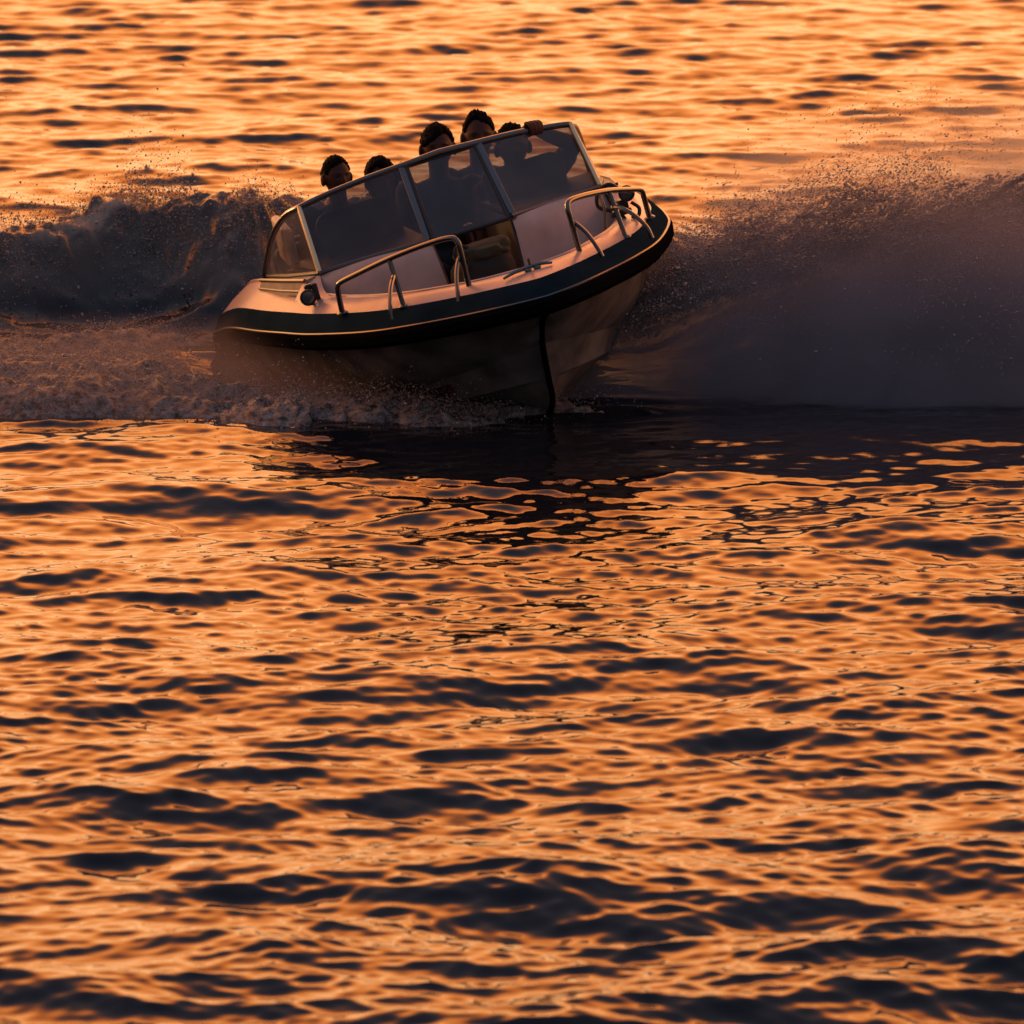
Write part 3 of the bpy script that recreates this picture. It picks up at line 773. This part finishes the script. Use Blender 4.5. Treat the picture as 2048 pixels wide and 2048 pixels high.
    if kind == 'long':
        k = MB()
        for i in range(9):
            z_ = random.uniform(-.01, .06); k.tube(catmull([tuple(HM @ Vector((-.03, .06, z_))), tuple(HM @ Vector((-.04, .11, z_ + random.uniform(-.02, .01)))), tuple(HM @ Vector((-.06, .15, z_ + random.uniform(-.05, -.01)))), tuple(HM @ Vector((-.07, .18 + random.uniform(0, .03), z_ + random.uniform(-.07, -.03))))], 5), [.014, .013, .012, .012, .011, .011, .010, .009, .008, .008, .007, .006, .005, .004, .003, .002], 7)
        k.build('loose_hair', hair_mat, root)
    return root
cloth = lambda n, c: mat(n, c, .8, noise=(30, .8, 1.1), bump=(90, .15))
navy, slate, grey_c, maroon, black_c = cloth('navy_cloth', (.022, .026, .040)), cloth('slate_cloth', (.030, .032, .042)), cloth('grey_cloth', (.045, .045, .05)), cloth('maroon_cloth', (.12, .018, .020)), cloth('black_cloth', (.014, .014, .016))
person('person with short dark hair looking over the low left end of the windshield', (-2.30, -.452, .515), 10, 14, 'short', slate, black_c, size=.88, part=.2)
person('person with long dark hair blown sideways, second head from the low left end', (-2.92, -.115, .355), 8, 4, 'long', navy, black_c, size=.93, part=-.35)
person('person with a thick dark fringe facing forward above the centre windshield pane', (-2.40, .130, .492), 11, -8, 'boy', slate, black_c, part=.42)
person('person with spiky short hair and a high forehead, the tallest head aboard', (-2.95, .467, .420), 12, -6, 'spiky', grey_c, black_c, part=-.3)
person('person in maroon shirt gripping the windshield rail with one raised hand', (-2.20, .480, .405), 8, -4, 'crop', maroon, black_c,
       left_arm=[(-2.06, .775, .335), (-1.945, .585, .470), (-1.862, .545, .505)])

# ------------------------------------------------------------------ foam, spray and mist
def drop_material(name, col, trans, rough):
    m = bpy.data.materials.new(name); m.use_nodes = True; nt = m.node_tree
    for n in list(nt.nodes): nt.nodes.remove(n)
    out = nt.nodes.new('ShaderNodeOutputMaterial')
    df = nt.nodes.new('ShaderNodeBsdfDiffuse'); df.inputs['Color'].default_value = (*col, 1)
    tl = nt.nodes.new('ShaderNodeBsdfTranslucent'); tl.inputs['Color'].default_value = (*col, 1)
    gl = nt.nodes.new('ShaderNodeBsdfGlossy'); gl.inputs['Roughness'].default_value = rough
    m1 = nt.nodes.new('ShaderNodeMixShader'); m1.inputs[0].default_value = trans
    m2 = nt.nodes.new('ShaderNodeMixShader'); m2.inputs[0].default_value = .12
    nt.links.new(df.outputs[0], m1.inputs[1]); nt.links.new(tl.outputs[0], m1.inputs[2])
    nt.links.new(m1.outputs[0], m2.inputs[1]); nt.links.new(gl.outputs[0], m2.inputs[2]); nt.links.new(m2.outputs[0], out.inputs['Surface'])
    return m
drop_mat = drop_material('spray_drops', (.46, .42, .42), .48, .2)
OCT = np.array([(1, 0, 0), (-1, 0, 0), (0, 1, 0), (0, -1, 0), (0, 0, 1), (0, 0, -1)], float)
OF = np.array([(0, 2, 4), (2, 1, 4), (1, 3, 4), (3, 0, 4), (2, 0, 5), (1, 2, 5), (3, 1, 5), (0, 3, 5)])
def droplets(name, P, r, m, stretch=None):
    n = len(P)
    Q = rng.normal(size=(n, 4)); Q /= np.linalg.norm(Q, axis=1)[:, None]
    w_, x, y, z = Q.T
    Rm = np.stack([np.stack([1 - 2 * (y * y + z * z), 2 * (x * y - z * w_), 2 * (x * z + y * w_)], -1), np.stack([2 * (x * y + z * w_), 1 - 2 * (x * x + z * z), 2 * (y * z - x * w_)], -1), np.stack([2 * (x * z - y * w_), 2 * (y * z + x * w_), 1 - 2 * (x * x + y * y)], -1)], 1)
    L = OCT[None] * rng.uniform(.7, 1.3, (n, 6, 1))
    V = np.einsum('nij,nkj->nki', Rm, L) * r[:, None, None]
    if stretch is not None:      # drops drawn out along their flight
        dv = stretch / np.linalg.norm(stretch, axis=1)[:, None]; k = np.linalg.norm(stretch, axis=1)
        V = V + (V @ dv[:, :, None]) * dv[:, None, :] * k[:, None, None]
    V = (V + P[:, None, :]).reshape(-1, 3)
    F_ = (OF[None] + 6 * np.arange(n)[:, None, None]).reshape(-1, 3)
    return fast_mesh(name, V, F_, m, True)

# churned wash along the starboard side, left of the hull
def water_z(x, y):
    h, _ = wake_shape(x, y); return h
def build_wash():
    xs = np.arange(-5.5, 1.0, .011); ys = np.arange(-1.1, 2.9, .020)
    X, Y = np.meshgrid(xs, ys)
    front = -.30 - .10 * (X + 2.6) * (X < -1) + .10 * np.sin(2.3 * X + 1) + .06 * np.sin(6.1 * X) - .28 * sstep(-1.6, -.3, X)
    back = 2.1 + .32 * (X + 2.6) + .10 * np.sin(3.3 * X)
    m_ = sstep(0, .55, Y - front) * (1 - sstep(-.35, .1, Y - back)) * (1 - sstep(-.15, .85, X + .25 * (Y < 0))) * sstep(-5.5, -4.6, X) * (1 - .95 * sstep(-1.85, -1.45, X) * sstep(.45, .85, Y))
    b1_ = fbm(X * 1.3, Y * 1.6, X * 0 + 2.2, 3, 40); b2_ = 1 - np.abs(2 * fbm(X * 4.2 + .3 * Y, Y * 3.6, X * 0 + 1.2, 4, 44) - 1); b3_ = fbm(X * 19, Y * 16, X * 0 + .7, 3, 47)
    Hh = m_ * (-.01 + .17 * b1_ + .13 * (b2_ - .6) + .06 * (b3_ - .5)) - .06 * (1 - m_) - .02
    lift = .05 * np.exp(-((Y - .75) / .5) ** 2) * m_ * sstep(-.9, -1.9, X)
    Z = water_z(X, Y) + Hh + lift
    nr, ns = X.shape; keep = (Hh > -.07)
    i = (np.arange(nr - 1)[:, None] * ns + np.arange(ns - 1)[None, :]); kq = keep[:-1, :-1] & keep[1:, 1:] & keep[:-1, 1:] & keep[1:, :-1]
    i = i[kq]
    Q = np.stack([i, i + 1, i + ns + 1, i + ns], 1); V = np.stack([X, Y, Z], -1).reshape(-1, 3)
    used = np.unique(Q); mp = -np.ones(len(V), int); mp[used] = np.arange(len(used))
    m = bpy.data.materials.new('churned_foam'); m.use_nodes = True; nt = m.node_tree; b = nt.nodes['Principled BSDF']
    b.inputs['Roughness'].default_value = .38; b.inputs['IOR'].default_value = 1.33
    tc = nt.nodes.new('ShaderNodeTexCoord'); n1 = nt.nodes.new('ShaderNodeTexNoise'); n1.inputs['Scale'].default_value = 26; n1.inputs['Detail'].default_value = 8; n1.inputs['Roughness'].default_value = .7
    cr = nt.nodes.new('ShaderNodeValToRGB'); e = cr.color_ramp.elements; e[0].position = .38; e[0].color = (.02, .02, .022, 1); e[1].position = .68; e[1].color = (.38, .36, .35, 1)
    bp = nt.nodes.new('ShaderNodeBump'); bp.inputs['Strength'].default_value = .9; bp.inputs['Distance'].default_value = .02
    nt.links.new(tc.outputs['Object'], n1.inputs['Vector']); nt.links.new(n1.outputs['Fac'], cr.inputs[0]); nt.links.new(cr.outputs[0], b.inputs['Base Color'])
    nt.links.new(n1.outputs['Fac'], bp.inputs['Height']); nt.links.new(bp.outputs[0], b.inputs['Normal'])
    o = fast_mesh('wake_foam', V[used], mp[Q], m)
    tag(o, 'churned brown-lit foam washing along the low side of the speeding hull', 'foam', kind='stuff')
    # drops flung up from the wash
    n = 60000
    sel = rng.integers(0, len(used), n * 3); P = V[used][sel]; mm = m_.reshape(-1)[used][sel]
    P = P[rng.random(len(P)) < mm * (.35 + .65 * sstep(.1, .3, P[:, 2]))][:n]
    P[:, 2] += .012 + np.abs(rng.normal(size=len(P))) ** 1.6 * (.022 + .022 * sstep(-2.2, -1.3, P[:, 0])); P[:, :2] += rng.normal(size=(len(P), 2)) * .02
    r = np.exp(rng.normal(np.log(.0026), .45, len(P)))
    return P, r
Pw, rw_ = build_wash()

# crest spray on the left wake wave
def crest_drops(n):
    x = rng.uniform(-4.6, -.6, n)
    yc = 3.15 + .30 * (x + 3.2) + .16 * np.sin(2.1 * x + .6) + .10 * np.sin(5.3 * x)
    cl = fbm(x * 3.1, x * 0 + .3, x * 0 + .4, 4, 61)
    keep = rng.random(n) < np.clip((cl - .25) * 2.4, .08, 1); x = x[keep]; yc = yc[keep]; cl = cl[keep]
    n = len(x)
    y = yc + rng.normal(size=n) * .26 - .02
    z0_ = water_z(x, y)
    z = z0_ + np.abs(rng.normal(size=n)) ** 1.5 * (.018 + .075 * np.clip(cl - .3, 0, 1) * 2 * np.exp(-((y - yc) / .25) ** 2)) * (1 + .8 * (x < -1.6))
    r = np.exp(rng.normal(np.log(.0025), .5, n))
    return np.stack([x, y, z], 1), r
Pc, rc = crest_drops(80000)
# clumps of torn water on the crest face
def face_drops(n):
    x = rng.uniform(-4.6, -.5, n); yc = 3.15 + .30 * (x + 3.2) + .16 * np.sin(2.1 * x + .6) + .10 * np.sin(5.3 * x)
    y = yc - np.abs(rng.normal(size=n)) * .30
    k = fbm(x * 5 + y * 3, y * 5 - x * 2, x * 0, 3, 71); g = rng.random(n) < np.clip((k - .42) * 4, 0, 1) * np.exp(-((y - yc) / .42) ** 2)
    x, y = x[g], y[g]; return np.stack([x, y, water_z(x, y) + .006 + np.abs(rng.normal(size=len(x))) * .012], 1), np.exp(rng.normal(np.log(.0027), .5, len(x)))
Pf, rf = face_drops(34000)
P = np.concatenate([Pw, Pc, Pf]); r = np.concatenate([rw_, rc, rf])
o = droplets('wake_spray', P, r, drop_mat)
tag(o, 'fine spray drops torn from the breaking wake wave and wash left of the boat', 'spray', kind='stuff')

# the plume thrown out to the right
def plume_h(x):      # height of the dense part, of the grainy part and of the thin top, by distance from the hull
    X_ = [.3, .69, 1.19, 1.69, 2.56, 4.0, 6.0]
    return np.interp(x, X_, [.32, .42, .50, .60, .72, .75, .6]), np.interp(x, X_, [.42, .60, .84, .94, .95, .9, .7]), np.interp(x, X_, [.56, .86, 1.12, 1.25, 1.3, 1.2, .9])
FLY = np.array((.80, .25, .42))
def plume_y(x, z): return .72 + .30 * (x - .8) + .50 * z
def plume(n):
    x = .45 + 4.9 * rng.random(n)
    hd, hg, ht = plume_h(x)
    k1 = fbm(x * 2.1, x * 0 + .7, x * 0, 4, 81) - .5
    pick = rng.random(n)
    top = np.where(pick < .35, hd, np.where(pick < .80, hg * (1 + .45 * k1), ht * (1 + .3 * k1)))
    z = top * np.sqrt(rng.random(n)) + np.abs(rng.normal(size=n)) * .04
    y = plume_y(x, z) + rng.normal(size=n) * (.12 + .18 * np.clip(x - .6, 0, 2))
    a_ = x * .85 + z * .5; c_ = -x * .5 + z * .85
    k = fbm(a_ * 1.7, c_ * 5.0, y * .9, 5, 85)
    dens = np.clip((k - .40) * 5.5, .05, 1) * sstep(.30, .85, x + .12 * rng.normal(size=n)) * (.25 + .75 * sstep(.5, 1.0, z / hd)) * (1 - .62 * sstep(.75, 1.0, z / hg)) * (1 - .6 * sstep(1.0, 1.25, z / hg))
    g = rng.random(n) < dens
    x, y, z = x[g], y[g], z[g]
    r = np.exp(rng.normal(np.log(.0021), .38, len(x)))
    st = np.tile(FLY, (len(x), 1)) * rng.uniform(.3, 1.4, (len(x), 1))
    return np.stack([x, y, z], 1), r, st
def clumps(m_, n):      # torn ribbons: drops strung along short flight paths near the top of the dense part
    P = []; Rr = []; S = []
    for i in range(m_):
        x = rng.uniform(.62, 3.6); hd, hg, ht = [float(v) for v in plume_h(np.array(x))]
        z = hd + (hg - hd) * rng.random() ** 1.2 * rng.uniform(.2, 1.15); y = float(plume_y(x, z)) + rng.normal() * .12 - .12
        c = max(8, int(n * rng.lognormal(0, .6))); d = FLY + rng.normal(size=3) * .16; d /= np.linalg.norm(d)
        L = rng.uniform(.03, .11); t = rng.normal(size=c); wdt = rng.uniform(.006, .022)
        p = np.array((x, y, z)) + d * (t * L)[:, None] + rng.normal(size=(c, 3)) * wdt; p[:, 2] -= 2.0 * (t * L) ** 2
        P.append(p); Rr.append(np.exp(rng.normal(np.log(.0028), .45, c))); S.append(np.tile(d * rng.uniform(.4, 1.6), (c, 1)))
    return np.concatenate(P), np.concatenate(Rr), np.concatenate(S)
Pp, rp, stp = plume(560000)
P2, r2, st2 = clumps(1300, 60)
o = droplets('bow_spray', np.concatenate([Pp, P2]), np.concatenate([rp, r2]), drop_mat, np.concatenate([stp, st2]))
tag(o, 'tall plume of fine spray thrown out on the right of the boat', 'spray', kind='stuff')

# mist: closed lumpy bodies of thin vapour
def vapour(name, rows_, dens, col, label, height, ramp_x, scale, aniso=.2):
    b = MB(); b.loft(rows_, True); b.add(rows_[0], [tuple(range(len(rows_[0])))]); b.add(rows_[-1], [tuple(range(len(rows_[0])))])
    m = bpy.data.materials.new('spray_vapour'); m.use_nodes = True; nt = m.node_tree
    for n in list(nt.nodes): nt.nodes.remove(n)
    out = nt.nodes.new('ShaderNodeOutputMaterial'); v = nt.nodes.new('ShaderNodeVolumePrincipled')
    v.inputs['Color'].default_value = (*col, 1); v.inputs['Anisotropy'].default_value = aniso
    tc = nt.nodes.new('ShaderNodeTexCoord'); n1 = nt.nodes.new('ShaderNodeTexNoise'); n1.inputs['Scale'].default_value = scale; n1.inputs['Detail'].default_value = 5; n1.inputs['Roughness'].default_value = .62; n1.inputs['Distortion'].default_value = .4
    sp = nt.nodes.new('ShaderNodeSeparateXYZ'); nt.links.new(tc.outputs['Object'], sp.inputs[0]); nt.links.new(tc.outputs['Object'], n1.inputs['Vector'])
    def mr(inp, a, b_, c, d):
        q = nt.nodes.new('ShaderNodeMapRange'); q.interpolation_type = 'SMOOTHSTEP'; q.inputs['From Min'].default_value = a; q.inputs['From Max'].default_value = b_; q.inputs['To Min'].default_value = c; q.inputs['To Max'].default_value = d
        nt.links.new(inp, q.inputs['Value']); return q.outputs[0]
    def math_(a, b_, op='MULTIPLY'):
        q = nt.nodes.new('ShaderNodeMath'); q.operation = op
        for i_, s_ in enumerate((a, b_)):
            if isinstance(s_, float): q.inputs[i_].default_value = s_
            else: nt.links.new(s_, q.inputs[i_])
        return q.outputs[0]
    # thins out upwards and towards its ends, with a torn, cloudy top
    lift_ = math_(math_(n1.outputs['Fac'], .5, 'SUBTRACT'), height[2])
    rel = math_(math_(sp.outputs['Z'], math_(sp.outputs['X'], height[3]), 'SUBTRACT'), lift_, 'ADD')
    d_ = math_(mr(rel, height[0], height[1], 1., 0.), mr(n1.outputs['Fac'], .30, .68, .45, 1.5))
    for (x0_, x1_) in ramp_x: d_ = math_(d_, mr(sp.outputs['X'], x0_, x1_, 0., 1.))
    nt.links.new(math_(d_, float(dens)), v.inputs['Density']); nt.links.new(v.outputs[0], out.inputs['Volume'])
    o = b.build(name, m, None, angle=180); tag(o, label, 'mist', kind='stuff'); return o
rows_ = []
for i in range(61):
    x = .10 + 5.8 * i / 60; ht = float(plume_h(np.array(x))[2]); H = ht * 1.02 * min(1, .75 + i / 10); yb = .74 + .30 * (x - .8); wd = .25 + .28 * min(x - .1, 2.5)
    if i == 60: H *= .2; wd *= .2
    rows_.append([(x, yb + wd * math.cos(2 * math.pi * k / 36) + .5 * H * max(math.sin(2 * math.pi * k / 36), 0), H * max(math.sin(2 * math.pi * k / 36), -.12)) for k in range(36)])
vapour('spray_mist', rows_, 5.6, (.62, .63, .72), 'thin slate mist hanging inside the tall spray plume on the right', (.02, .85, 1.0, .09), ((-.05, .45), (6.0, 4.5)), 2.0)
rows_ = []
for i in range(41):
    x = -4.8 + 4.75 * i / 40; f_ = math.sin(math.pi * min(max(i / 40, .03), .97)) ** .5
    rows_.append([(x, .75 + .10 * (x + 2.6) * (x < -1) + 1.0 * f_ * math.cos(2 * math.pi * k / 28), .40 * f_ * max(math.sin(2 * math.pi * k / 28), -.2)) for k in range(28)])
vapour('wash_mist', rows_, .7, (.50, .45, .44), 'low veil of mist over the churned wash beside the lower hull', (.04, .34, .35, .0), ((-3.4, -1.5), (-.05, -.8)), 3.2)

rows_ = []
for i in range(51):
    x = .72 + 5.4 * i / 50; f_ = math.sin(math.pi * min(max(i / 50, .04), .96)) ** .4
    rows_.append([(x, 1.75 + .30 * (x - .8) + .40 * f_ * math.cos(2 * math.pi * k / 30), .72 + .12 * min(x - .7, 2) + .62 * f_ * math.sin(2 * math.pi * k / 30)) for k in range(30)])
vapour('drifting_mist', rows_, 1.5, (.86, .80, .78), 'pale backlit veil of mist drifting above the spray plume', (.55, 1.25, .9, .10), ((.72, 1.3), (6.0, 4.6)), 1.7, .5)
